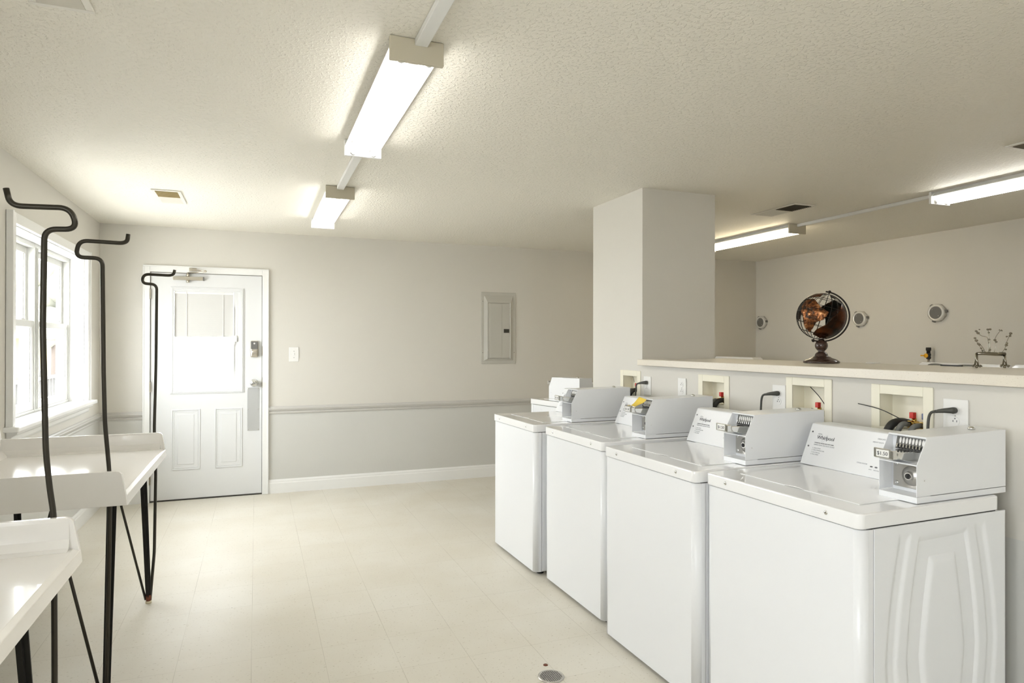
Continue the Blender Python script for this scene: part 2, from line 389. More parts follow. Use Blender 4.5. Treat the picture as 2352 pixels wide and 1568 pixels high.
# slab built of stiles and rails around the lite
sl.box(x0, GX0, yd, yd + th, .012, dz).box(GX1, x1, yd, yd + th, .012, dz).box(GX0, GX1, yd, yd + th, .012, GZ0).box(GX0, GX1, yd, yd + th, GZ1, dz)
sl.build('door_slab', 'door', door)
def panel_mould(mb, a, b, c, d, steps):
    """nested raised frames: steps = list of (inset, width, out)"""
    for ins, w, o in steps:
        A, B, C_, D_ = a + ins, b - ins, c + ins, d - ins
        for q in ((A, A + w, C_, D_), (B - w, B, C_, D_), (A + w, B - w, C_, C_ + w), (A + w, B - w, D_ - w, D_)): mb.box(q[0], q[1], yd - o, yd + .002, q[2], q[3])
pm = MB(); panel_mould(pm, -.715, -.105, .952, 1.912, [(0, .010, .008), (.010, .012, .013), (.022, .010, .009)]); pm.build('lite_frame', 'door', door, .002)
for a, b in ((-.703, -.470), (-.350, -.118)):
    q = MB(); panel_mould(q, a, b, .270, .812, [(0, .010, .006), (.016, .008, .003)]); q.box(a + .05, b - .05, yd - .004, yd + .001, .32, .765)
    q.build('raised_panel', 'door', door, .003)
MB().box(GX0, GX1, yd + .030, yd + .034, GZ0, GZ1).build('door_pane', 'glass', door)
bl = MB(); bz = 1.45
nsl = 44
for i in range(nsl):
    z = bz + .02 + (GZ1 - .018 - bz - .02) * i / (nsl - 1)
    bl.box(GX0 + .0015, GX1 - .035, -.0088, .0088, -.0005, .0005, Matrix.Translation((0, yd + .018, z)) @ Matrix.Rotation(math.radians(-76), 4, 'X'))
blind = bl.build('window_blind', 'blind', door); 
MB().box(GX0 + .004, GX1 - .036, yd + .010, yd + .026, bz - .004, bz + .010).build('blind_bottom_rail', 'plate', blind, .002)
MB().box(GX0 + .003, GX1 - .036, yd + .008, yd + .028, GZ1 - .022, GZ1).build('blind_head_rail', 'plate', blind, .002)
c = MB()
for f in (.2, .8): c.box(GX0 + .5 * f * 1.0 - .002, GX0 + .5 * f + .002, yd + .008, yd + .010, bz, GZ1)
c.build('blind_cord', 'plate', blind)
MB().box(GX1 - .034, GX1, yd + .004, yd + .028, GZ0, GZ1).build('blind_track', 'door', door, .002)
MB().box(GX1 - .022, GX1 - .004, yd - .012, yd + .006, 1.42, 1.475).box(GX1 - .030, GX1 - .022, yd - .008, yd + .006, 1.395, 1.475).build('blind_slider', 'plate', door, .002)
MB().box(GX1 - .033, GX1 - .030, yd - .004, yd + .004, 1.15, 1.74).build('slider_slot', 'trim', door)
# hinges
for zc in (1.84, 1.74, 1.02, .2):
    if zc == 1.74: continue
    MB().lathe([(.006, -.045), (.006, .045)], 10, Matrix.Translation((x0 - .002, D - .006, zc))).lathe([(.0075, -.015), (.0075, .015)], 10, Matrix.Translation((x0 - .002, D - .006, zc))).box(x0 - .007, x0 + .004, D - .0215, D - .0, zc - .044, zc + .044).build('door_hinge', 'hinge', door)
# smart deadbolt
dbx = -.016
lk = MB().box(dbx - .035, dbx + .035, yd - .030, yd, 1.275, 1.430).build('deadbolt', 'nickel', door, .014, 4)
MB().box(dbx - .030, dbx + .030, yd - .034, yd - .028, 1.352, 1.424).build('keypad', 'ventgrey', lk, .008, 3)
MB().lathe([(.008, 0), (.008, .003)], 16, Matrix.Translation((dbx, yd - .034, 1.404)) @ Matrix.Rotation(PI / 2, 4, 'X')).build('logo_dot', 'plate', lk)
MB().lathe([(.024, 0), (.024, .006), (.013, .010), (.013, .018), (.010, .02)], 24, Matrix.Translation((dbx, yd - .030, 1.318)) @ Matrix.Rotation(PI / 2, 4, 'X')).box(dbx - .022, dbx + .022, yd - .056, yd - .046, 1.312, 1.325).build('thumb_turn', 'nickel', lk, .001)
MB().lathe([(.036, 0), (.036, .006), (.030, .010), (.013, .014), (.013, .030), (.026, .036), (.031, .048), (.028, .060), (.016, .068), (.006, .066)], 28, Matrix.Translation((dbx - .002, yd, 1.038)) @ Matrix.Rotation(PI / 2, 4, 'X')).build('door_knob', 'chrome', door)
MB().box(-.076, .028, yd - .003, yd, .595, .995).build('push_plate', 'kick', door, .001)
for xx in (-.068, .020):
    for zz in (.605, .795, .985): MB().sphere((xx, yd - .003, zz), .0045, 8, (1, .5, 1)).build('plate_screw', 'steel', door)
MB().box(.0485, .0535, D - .021, D + .0, .99, 1.09).build('strike_plate', 'hinge', door); MB().box(.0485, .0535, D - .022, D, 1.29, 1.38).build('strike_plate', 'hinge', door)
# closer
cl = MB().box(-.69, -.448, yd - .048, yd - .002, 1.970, 2.000).build('door_closer', 'nickel', door, .004)
MB().box(-.448, -.440, yd - .046, yd - .004, 1.968, 2.002).build('closer_cap', 'ventgrey', cl, .002)
MB().lathe([(.014, 0), (.014, .02), (.009, .026), (.006, .04)], 16, Matrix.Translation((-.572, yd - .026, 2.000))).lathe([(.012, -.022), (.014, -.012), (.014, 0)], 16, Matrix.Translation((-.572, yd - .026, 1.970))).build('closer_spindle', 'nickel', cl)
MB().tube([(-.572, yd - .026, 2.035), (-.42, yd - .17, 2.036)], .006, 8).tube([(-.42, yd - .17, 2.042), (-.535, D - .03, 2.066)], .006, 8).sphere((-.42, yd - .17, 2.04), .012, 10).box(-.56, -.50, D - .035, D - .02, 2.052, 2.08).build('closer_arm', 'nickel', cl)

# ------------------------------------------------------------------ wall switch and breaker panel
sw = empty('light_switch', (.333, D, 1.301), 'white single toggle switch plate on back wall beside the door', 'light switch')
MB().box(-.044, .044, -.006, -.0005, -.068, .068).build('switch_plate', 'plate', sw, .003)
MB().box(-.005, .005, -.016, -.006, -.004, .012).build('toggle', 'plate', sw, .002)
for zz in (.03, -.03): MB().sphere((0, -.006, zz), .003, 8).build('plate_screw', 'ventgrey', sw)
bp = empty('breaker_panel', (2.40, D, 1.57), 'grey painted electrical breaker panel on back wall', 'breaker panel')
MB().box(-.195, .195, -.008, -.0005, -.379, .379).build('panel_cover', 'panel', bp, .003)
q = MB(); ring = [(-.165, -.335, -.008), (-.130, -.300, -.020)]
def frame_ring(mb, o, i):
    ox, oz0, oz1, oy = o; ix, iz0, iz1, iy = i
    O = [(-ox, -oy, oz0), (ox, -oy, oz0), (ox, -oy, oz1), (-ox, -oy, oz1)]; I = [(-ix, -iy, iz0), (ix, -iy, iz0), (ix, -iy, iz1), (-ix, -iy, iz1)]
    vo = [mb.bm.verts.new(p) for p in O]; vi = [mb.bm.verts.new(p) for p in I]
    for k in range(4): mb.bm.faces.new((vo[k], vo[(k + 1) % 4], vi[(k + 1) % 4], vi[k]))
frame_ring(q, (.165, -.345, .345, .008), (.128, -.325, .270, .026)); frame_ring(q, (.128, -.325, .270, .026), (.122, -.319, .264, .020))
q.build('panel_bezel', 'panel', bp)
dr = MB().box(-.122, .120, -.023, -.009, -.317, .262).box(-.100, .03, -.0255, -.022, -.315, .26).build('panel_door', 'panel', bp, .002)
MB().box(.052, .112, -.030, -.023, -.050, -.010).build('door_latch', 'gap', dr, .002)
for zz in (.17, -.23): MB().lathe([(.005, -.015), (.005, .015)], 10, Matrix.Translation((-.125, -.025, zz))).build('panel_hinge', 'panel', dr)
for xx, zz in ((-.178, .28), (-.178, -.26), (.178, -.26)): MB().sphere((xx, -.008, zz), .004, 8).build('panel_screw', 'ventgrey', bp)

# ------------------------------------------------------------------ ceiling lights
def fixture(x, ya, yb, label, tube='tube'):
    o = empty('fluorescent_fixture', (x, ya, H), label, 'ceiling light', 'twin tube ceiling lights')
    n = yb - ya; w = .093
    MB().prism([(-.055, -.001), (-.055, -.030), (-.016, -.062), (.016, -.062), (.055, -.030), (.055, -.001)], 1, .02, n - .02).build('housing', 'fixture', o)
    rf = MB()
    for s_ in (-1, 1): rf.prism([(s_ * .056, -.004), (s_ * .090, -.030), (s_ * .090, -.034), (s_ * .054, -.008)], 1, .02, n - .02)
    rf.build('reflector', 'fixture', o)
    MB().box(-w, w, 0, .018, -.082, -.001).build('end_cap', 'endcap', o, .003)
    MB().box(-w, w, n - .018, n, -.082, -.001).build('end_cap', 'fixture', o, .003)
    for s_ in (-1, 1):
        MB().tube([(s_ * .048, .034, -.062), (s_ * .048, n - .034, -.062)], .016, 14).build('fluorescent_tube', tube, o)
        MB().lathe([(.0165, 0), (.0165, .016)], 14, Matrix.Translation((s_ * .048, .035, -.062)) @ Matrix.Rotation(PI / 2, 4, 'X')).build('lamp_socket', 'fixture', o)
        MB().lathe([(.0165, 0), (.0165, .016)], 14, Matrix.Translation((s_ * .048, n - .019, -.062)) @ Matrix.Rotation(PI / 2, 4, 'X')).box(s_ * .048 - .010, s_ * .048 + .010, n - .034, n - .018, -.060, -.02).build('lamp_socket', 'fixture', o)
    return o
LX = .506
fixture(LX, 2.175, 3.395, 'large ceiling light with two glowing tubes, nearest over the aisle')
fixture(LX + .006, 4.405, 5.62, 'smaller-looking far ceiling light over the aisle, in front of the door wall')
fixture(LX, -.08, 1.14, 'aisle ceiling light above and behind the viewpoint')
RX = 4.350
fixture(RX, 4.345, 5.56, 'ceiling light beyond the column, partly hidden by it', 'tubewarm')
fixture(RX, 1.88, 3.10, 'ceiling light at right edge over the dryers')
fixture(RX, -.55, .67, 'ceiling light over the dryer side, outside the frame', 'tubewarm')
def raceway(x, a, b, label, w=.022):
    o = MB().box(x - w, x + w, a, b, H - .024, H - .001).build('cable_raceway', 'fixture', None, .002); tag(o, label, 'cable raceway', 'white surface raceways between the ceiling lights'); return o
raceway(.520, 1.142, 2.215, 'white raceway running from the nearest aisle light to the top of the picture')
raceway(.512, 3.397, 4.404, 'white raceway joining the two aisle ceiling lights')
raceway(RX, 3.102, 4.344, 'thin white raceway joining the two lights on the right', .012)

# ------------------------------------------------------------------ ceiling vents
def vent(xa, xb, ya, yb, fill, far_half, label):
    o = empty('ceiling_vent', ((xa + xb) / 2, (ya + yb) / 2, H), label, 'air vent', 'rectangular ceiling air vents')
    w, l = (xb - xa) / 2, (yb - ya) / 2; f = .022
    MB().box(-w, w, -l, -l + f, -.008, -.001).box(-w, w, l - f, l, -.008, -.001).box(-w, -w + f, -l + f, l - f, -.008, -.001).box(w - f, w, -l + f, l - f, -.008, -.001).box(-w + f, w - f, -.004, .004, -.007, -.001).build('vent_frame', 'ventm', o, .002)
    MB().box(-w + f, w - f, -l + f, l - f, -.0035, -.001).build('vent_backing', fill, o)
    for half in (-1, 1):
        q = MB(); n = 11
        for i in range(n):
            y = half * (.006 + (l - f - .008) * (i + .5) / n)
            q.box(-w + f, w - f, -.0055, .0055, -.0006, .0006, Matrix.Translation((0, y, -.0075)) @ Matrix.Rotation(math.radians(-38 * half), 4, 'X'))
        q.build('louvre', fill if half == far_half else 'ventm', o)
    return o
vent(-.662, -.480, 4.945, 5.375, 'ventdark', -1, 'small tan and white ceiling vent near the far left corner')
vent(-.640, -.470, 1.93, 2.372, 'ventdark', -1, 'ceiling vent cut by the top left edge of the picture')
vent(3.67, 3.88, 3.695, 4.150, 'ventdeep', -1, 'dark ceiling vent right of the column')
vent(3.632, 3.84, 1.79, 2.235, 'ventdeep', 1, 'ceiling vent at the right edge above the counter')

# ------------------------------------------------------------------ counter
tag(MB().box(2.338, 3.05, -1.2, CY0 - .003, 1.265, 1.305).build('countertop', 'counter', None, .003), 'long beige speckled laminate countertop on the low grey wall', 'countertop')

# ------------------------------------------------------------------ washers
def make_washer():
    r = empty('washing_machine', (0, 0, 0), '', 'washing machine')
    Wd, Dp = .685, .650
    MB().box(.04, Dp - .004, .006, Wd - .006, .03, .862).build('cabinet', 'enamel', r)
    # wrap-round front with rounded vertical corners
    pts = []; rr = .028
    for k in range(7):
        a = PI + k / 6 * PI / 2; pts.append((rr + rr * math.cos(a), rr + rr * math.sin(a)))
    outer = pts + [(.047, 0), (.047, .004), (.03, .008)]
    far = [(x, Wd - y) for x, y in outer][::-1]
    f = MB().prism([(x, y) for x, y in outer + far], 2, .022, .8665).build('front_panel', 'enamel', r)
    for p in f.data.polygons: p.use_smooth = abs(p.normal.z) < .5 and p.area < .012
    # embossed near side panel
    bm = bmesh.new(); nx, nz = 150, 110; xa, xb, za, zb = .050, Dp, .022, .8665; cx = .352
    def S(t): t = max(0, min(1, t)); return t * t * (3 - 2 * t)
    def hw(z, w0, w1, zt): t = max(0., (zt - z) / .5); return w0 + (w1 - w0) * (1 - (1 - min(t, 1)) ** 2)
    def band(d, w): return S((d + w) / (2 * w))
    def hfun(x, z):
        h = 0
        dx = abs(x - cx)
        zm = max(z, .46 + (.46 - z)) if z < .46 else z      # mirrored below the middle
        o1 = min(band(hw(zm, .105, .165, .815) - dx, .010), band(.815 + (x - cx) * .02 - zm, .012))
        o2 = min(band(hw(zm, .055, .108, .750) - dx, .014), band(.750 - zm, .018))
        e1 = hw(zm, .150, .215, .83); bnd = min(band(dx - e1, .009), band(e1 + .040 - dx, .009), band(.83 - zm, .012))
        h += -.0075 * o1 + .009 * o2 - .005 * bnd
        return h
    vs = [[bm.verts.new((xa + (xb - xa) * i / nx, -hfun(xa + (xb - xa) * i / nx, za + (zb - za) * j / nz), za + (zb - za) * j / nz)) for j in range(nz + 1)] for i in range(nx + 1)]
    for i in range(nx):
        for j in range(nz): bm.faces.new((vs[i][j], vs[i + 1][j], vs[i + 1][j + 1], vs[i][j + 1])).smooth = True
    edge = [vs[i][0] for i in range(nx + 1)] + [vs[nx][j] for j in range(1, nz + 1)] + [vs[i][nz] for i in range(nx - 1, -1, -1)] + [vs[0][j] for j in range(nz - 1, 0, -1)]
    back = [bm.verts.new((v.co.x, .005, v.co.z)) for v in edge]
    for k in range(len(edge)): bm.faces.new((edge[k], back[k], back[(k + 1) % len(edge)], edge[(k + 1) % len(edge)]))
    mb = MB(); mb.bm.free(); mb.bm = bm; mb.build('side_panel', 'enamel', r)
    MB().box(.050, Dp, Wd - .005, Wd, .022, .8665).build('side_panel', 'enamel', r)
    # top deck with rounded corners
    def rrect(x0, x1, y0, y1, rad, n=6):
        out = []
        for cx_, cy_, a0 in ((x0 + rad, y0 + rad, PI), (x1 - rad, y0 + rad, 1.5 * PI), (x1 - rad, y1 - rad, 0), (x0 + rad, y1 - rad, .5 * PI)):
            for k in range(n + 1): a = a0 + k / n * PI / 2; out.append((cx_ + rad * math.cos(a), cy_ + rad * math.sin(a)))
        return out
    dk = MB().prism(rrect(-.006, Dp - .02, .002, Wd - .002, .022), 2, .8685, .9145).build('top_deck', 'enamel_gloss', r, .005, 3)
    for p in dk.data.polygons: p.use_smooth = abs(p.normal.z) < .5 and p.area < .001
    MB().box(.03, Dp - .03, .012, Wd - .012, .855, .872).build('deck_gap', 'gap', r)
    # lid: thin slab flush with the deck, finger notch at its front edge
    li = []
    lx0, lx1, ly0, ly1 = .095, .475, .085, .605
    li += [(lx0, ly0), (lx0, .30)]
    for k in range(9): t = k / 8; li.append((lx0 + .012 * math.sin(PI * t), .30 + .09 * t))
    li += [(lx0, .39), (lx0, ly1)]
    li += [(lx1, ly1), (lx1, ly0)]
    clean = [li[0]]
    for p in li[1:]:
        if (Vector(p) - Vector(clean[-1])).length > 1e-4: clean.append(p)
    MB().prism(clean, 2, .9140, .9168).build('lid', 'enamel_gloss', r, .0012, 2)
    MB().prism([(lx0 - .0015, ly0 - .0015), (lx1, ly0 - .0015), (lx1, ly1 + .0015), (lx0 - .0015, ly1 + .0015)], 2, .9138, .9148).build('lid_seam', 'paleink', r)
    for y in (.120, .570):
        MB().lathe([(.0068, 0), (.0068, .001), (.005, .0024), (.003, .003)], 16, Matrix.Translation((-.0058, y, .893)) @ Matrix.Rotation(-PI / 2, 4, 'Y')).build('deck_screw', 'chrome', r)
    # control console (sloping face), right of coin box as seen from the front
    y0, y1 = .1545, .683
    csl = MB().prism([(.475, .9165), (.648, .9165), (.648, 1.078), (.560, 1.080), (.545, 1.077)], 1, y0, y1).build('console', 'enamel', r, .003)
    # face frame: origin at lower far corner, text runs toward -y, rises along the slope
    A = Vector((.4752, y1, .9165)); B = Vector((.5453, y1, 1.077)); up = (B - A).normalized(); hor = Vector((0, -1, 0)); nrm = hor.cross(up)
    def face(u, v, off=.0006):
        p = A + hor * u + up * v + nrm * off
        return Matrix(((hor.x, up.x, nrm.x, p.x), (hor.y, up.y, nrm.y, p.y), (hor.z, up.z, nrm.z, p.z), (0, 0, 0, 1)))
    text_part('brand_lettering', 'Whirlpool', .0215, 'ink', csl, face(.045, .113), space=.93)
    def fring(u, v, ru, rv, rot, t, nm, m, a0=0, a1=2 * PI, n=28):
        q = MB(); P = []
        for k in range(n + 1):
            a = a0 + (a1 - a0) * k / n; x, y = ru * math.cos(a), rv * math.sin(a)
            P.append(face(u + x * math.cos(rot) - y * math.sin(rot), v + x * math.sin(rot) + y * math.cos(rot), .0010).translation)
        q.tube(P, t, 5); return q.build(nm, m, csl)
    fring(.084, .117, .018, .006, 1.0, .0003, 'swoosh', 'paleink')
    fring(.056, .134, .009, .0021, 0, .0005, 'brand_emblem', 'ink')
    text_part('small_heading', 'COMMERCIAL WASHER HEAVY DUTY SERIES', .0047, 'ink', csl, face(.040, .0945))
    text_part('instruction_heading', 'OPERATING INSTRUCTIONS', .0078, 'paleink', csl, face(.040, .0850))
    for k, tx in enumerate(('1.  Select CYCLE', '2.  Select TEMPERATURE', '3.  Insert Payment', '4.  Press START')): text_part('instruction_line', tx, .0058, 'paleink', csl, face(.038, .0715 - k * .0088))
    text_part('dial_lettering', 'DELICATES', .0074, 'paleink', csl, face(.312, .148)); text_part('dial_lettering', 'HEAVY DUTY', .0074, 'paleink', csl, face(.296, .134))
    text_part('dial_lettering', 'NORMAL', .0074, 'paleink', csl, face(.362, .158)); text_part('dial_lettering', 'CYCLE', .0078, 'paleink', csl, face(.356, .088))
    text_part('status_lettering', 'CYCLE STATUS', .0066, 'paleink', csl, face(.255, .046))
    for k, tx in enumerate(('IN USE', 'RINSE SPIN', 'DONE')):
        MB().lathe([(.0050, 0), (.0050, .0008)], 14, face(.319 + k * .0195, .042, 0) @ Matrix.Diagonal((1.2, .55, 1, 1))).build('status_light', 'ink', csl)
        text_part('status_lettering', tx, .0040, 'paleink', csl, face(.312 + k * .0195, .029))
    fring(.388, .122, .034, .030, 0, .0008, 'dial_ring', 'ink', PI * .5, PI * 1.1, 16)
    MB().lathe([(.024, 0), (.024, .012), (.020, .018)], 24, face(.390, .116, 0)).build('cycle_dial', 'steel', csl, .001)
    for u, v in ((.016, .140), (.016, .078)): MB().lathe([(.0036, 0), (.0036, .0015)], 12, face(u, v, 0)).build('console_screw', 'ink', csl)
    # coin box
    by0, by1, t = .022, .152, .0022
    prof = [(.262, .937), (.262, 1.034), (.308, 1.118), (.690, 1.124), (.690, .937)]
    cb = MB()
    cb.prism(prof, 1, by0, by0 + t); cb.prism(prof, 1, by1 - t, by1)
    cb.prism([(.262, .9165), (.690, .9165), (.690, .935), (.262, .935)], 1, by0, by1)
    cb.prism([(.308, 1.118), (.690, 1.124), (.690, 1.1215), (.309, 1.1155)], 1, by0 + t, by1 - t)
    cb.box(.6878, .690, by0 + t, by1 - t, .937, 1.122)
    cb.prism([(.262, 1.031), (.262, 1.035), (.330, 1.040), (.330, 1.036)], 1, by0 + t, by1 - t)       # shelf
    cb.prism([(.3065, 1.113), (.3065, 1.118), (.316, 1.118), (.316, 1.110)], 1, by0 + t, by1 - t)
    cb.box(.325, .328, by0 + t, by1 - t, .935, 1.116)                                              # inner bulkhead
    box = cb.build('coin_box', 'enamel', r, .0008)
    MB().sphere((.295, by0 - .0003, .985), .0018, 6).build('side_rivet', 'steel', box)
    MB().lathe([(.011, 0), (.011, .004), (.008, .008), (.003, .010)], 16, Matrix.Translation((.60, .075, 1.1232))).build('top_bolt', 'chrome', box)
    # lock plate in the lower bay
    lp = MB().box(.3215, .3250, by0 + .007, by1 - .006, .946, 1.028).build('lock_plate', 'steel', box, .001)
    MB().lathe([(.032, 0), (.031, .004), (.018, .009), (.012, .012), (.012, .018)], 28, Matrix.Translation((.3215, .082, .987)) @ Matrix.Rotation(-PI / 2, 4, 'Y')).build('lock_ring', 'steel', box)
    MB().lathe([(.0085, 0), (.0085, .002)], 18, Matrix.Translation((.3034, .082, .987)) @ Matrix.Rotation(-PI / 2, 4, 'Y')).box(.300, .3015, .080, .084, .981, .993).build('keyhole', 'black', box)
    MB().sphere((.3215, .134, .957), .0075, 12, (.5, 1, 1)).build('plate_screw', 'chrome', box)
    MB().sphere((.3215, .134, 1.018), .0075, 12, (.5, 1, 1)).build('plate_screw', 'chrome', box)
    # coin chute plate in the upper bay with tall oval coin marks and slots
    tilt = Matrix.Translation((.322, .082, 1.088)) @ Matrix.Rotation(math.radians(14), 4, 'Y')
    MB().box(-.002, .001, -.052, .052, -.020, .026, tilt).build('chute_plate', 'ventgrey', box)
    q = MB(); k2 = MB(); k3 = MB()
    for i in range(8):
        y = -.0385 + i * .011
        q.sphere((0, 0, 0), 1, 10, (.0015, .0040, .0095)); vs_ = q.bm.verts[-len(q.bm.verts) // (i + 1):]
    q = MB()
    for i in range(8):
        y = -.0385 + i * .011
        a = bmesh.ops.create_uvsphere(q.bm, u_segments=10, v_segments=6, radius=1)
        bmesh.ops.transform(q.bm, matrix=tilt @ Matrix.Translation((-.0025, y, .008)) @ Matrix.Diagonal((.0014, .0040, .0105, 1)), verts=a['verts'])
        k2.box(-.006, -.002, y - .0026, y + .0026, -.019, -.006, tilt)
        k3.box(-.008, -.002, y + .0035, y + .0075, -.015, -.004, tilt)
    q.build('coin_marks', 'plate', box); k2.build('slot_teeth', 'black', box); k3.build('slot_guides', 'chrome', box)
    # coin slide
    sld = MB(); sld.prism([(.215, 1.062), (.215, 1.073), (.322, 1.068), (.322, 1.030), (.300, 1.034), (.225, 1.050)], 1, .050, .118)
    sld.box(.196, .218, .052, .116, 1.050, 1.078)
    sld.build('coin_slide', 'chrome', box, .002)
    MB().box(.1905, .197, .058, .114, 1.052, 1.082).build('price_holder', 'chrome', box, .002)
    MB().box(.1893, .1908, .0605, .104, 1.0565, 1.0785).build('price_tag', 'plate', box)
    text_part('price_lettering', '$1.50', .0165, 'ink', box, Matrix(((0, 0, -1, .1891), (-1, 0, 0, .0822), (0, 1, 0, 1.0618), (0, 0, 0, 1))), align='CENTER')
    for x in (.06, .59):
        for y in (.05, .635): MB().lathe([(.022, 0), (.022, .008), (.008, .010), (.008, .035)], 14, Matrix.Translation((x, y, 0))).build('levelling_foot', 'black', r)
    return r
proto = make_washer()
washers = [
    ((1.628, 1.388), .017, 'nearest white coin-operated washer, its embossed side facing the viewer'),
    ((1.579, 2.086), .017, 'second nearest coin washer, its brand panel partly behind the price slide'),
    ((1.612, 2.865), .012, 'coin washer with a yellow paper note on its coin slide'),
    ((1.570, 3.630), .020, 'farthest washer in the row along the low wall'),
    ((2.285, 5.390), math.radians(-79.5), 'white coin machine behind the far row end, seen from its side beyond the column')]
WASH = []
for i, ((x, y), rz, lb) in enumerate(washers):
    o = proto if i == 0 else copy_tree(proto); WASH.append(o)
    o.location = (x, y, 0); o.rotation_euler = (0, 0, rz); o['label'] = lb; o['group'] = 'white coin washers'
def wl(i, x, y, z):
    (ox, oy), rz, _ = washers[i]; return Vector((ox + x * math.cos(rz) - y * math.sin(rz), oy + x * math.sin(rz) + y * math.cos(rz), z))
# yellow note on washer 3 slide
q = MB(); gr = []
for i in range(9):
    row = []
    for j in range(5):
        a, b = i / 8, j / 4
        p = wl(2, .212 + .085 * a, .046 + .072 * b + .02 * a, 1.0810 + .036 * a * a + .004 * math.sin(5 * a + 3 * b)); row.append(p)
    gr.append(row)
va = [[q.bm.verts.new(p) for p in row] for row in gr]; vb = [[q.bm.verts.new(p + Vector((0, 0, .0012))) for p in row] for row in gr]
for i in range(8):
    for j in range(4):
        q.bm.faces.new((va[i][j], va[i + 1][j], va[i + 1][j + 1], va[i][j + 1])); q.bm.faces.new((vb[i][j], vb[i][j + 1], vb[i + 1][j + 1], vb[i + 1][j]))
for i in range(8):
    q.bm.faces.new((va[i][0], vb[i][0], vb[i + 1][0], va[i + 1][0])); q.bm.faces.new((va[i][4], va[i + 1][4], vb[i + 1][4], vb[i][4]))
for j in range(4):
    q.bm.faces.new((va[0][j], va[0][j + 1], vb[0][j + 1], vb[0][j])); q.bm.faces.new((va[8][j], vb[8][j], vb[8][j + 1], va[8][j + 1]))
tag(q.build('paper_note', 'yellow'), 'crumpled yellow paper note lying on a washer coin slide', 'paper note')

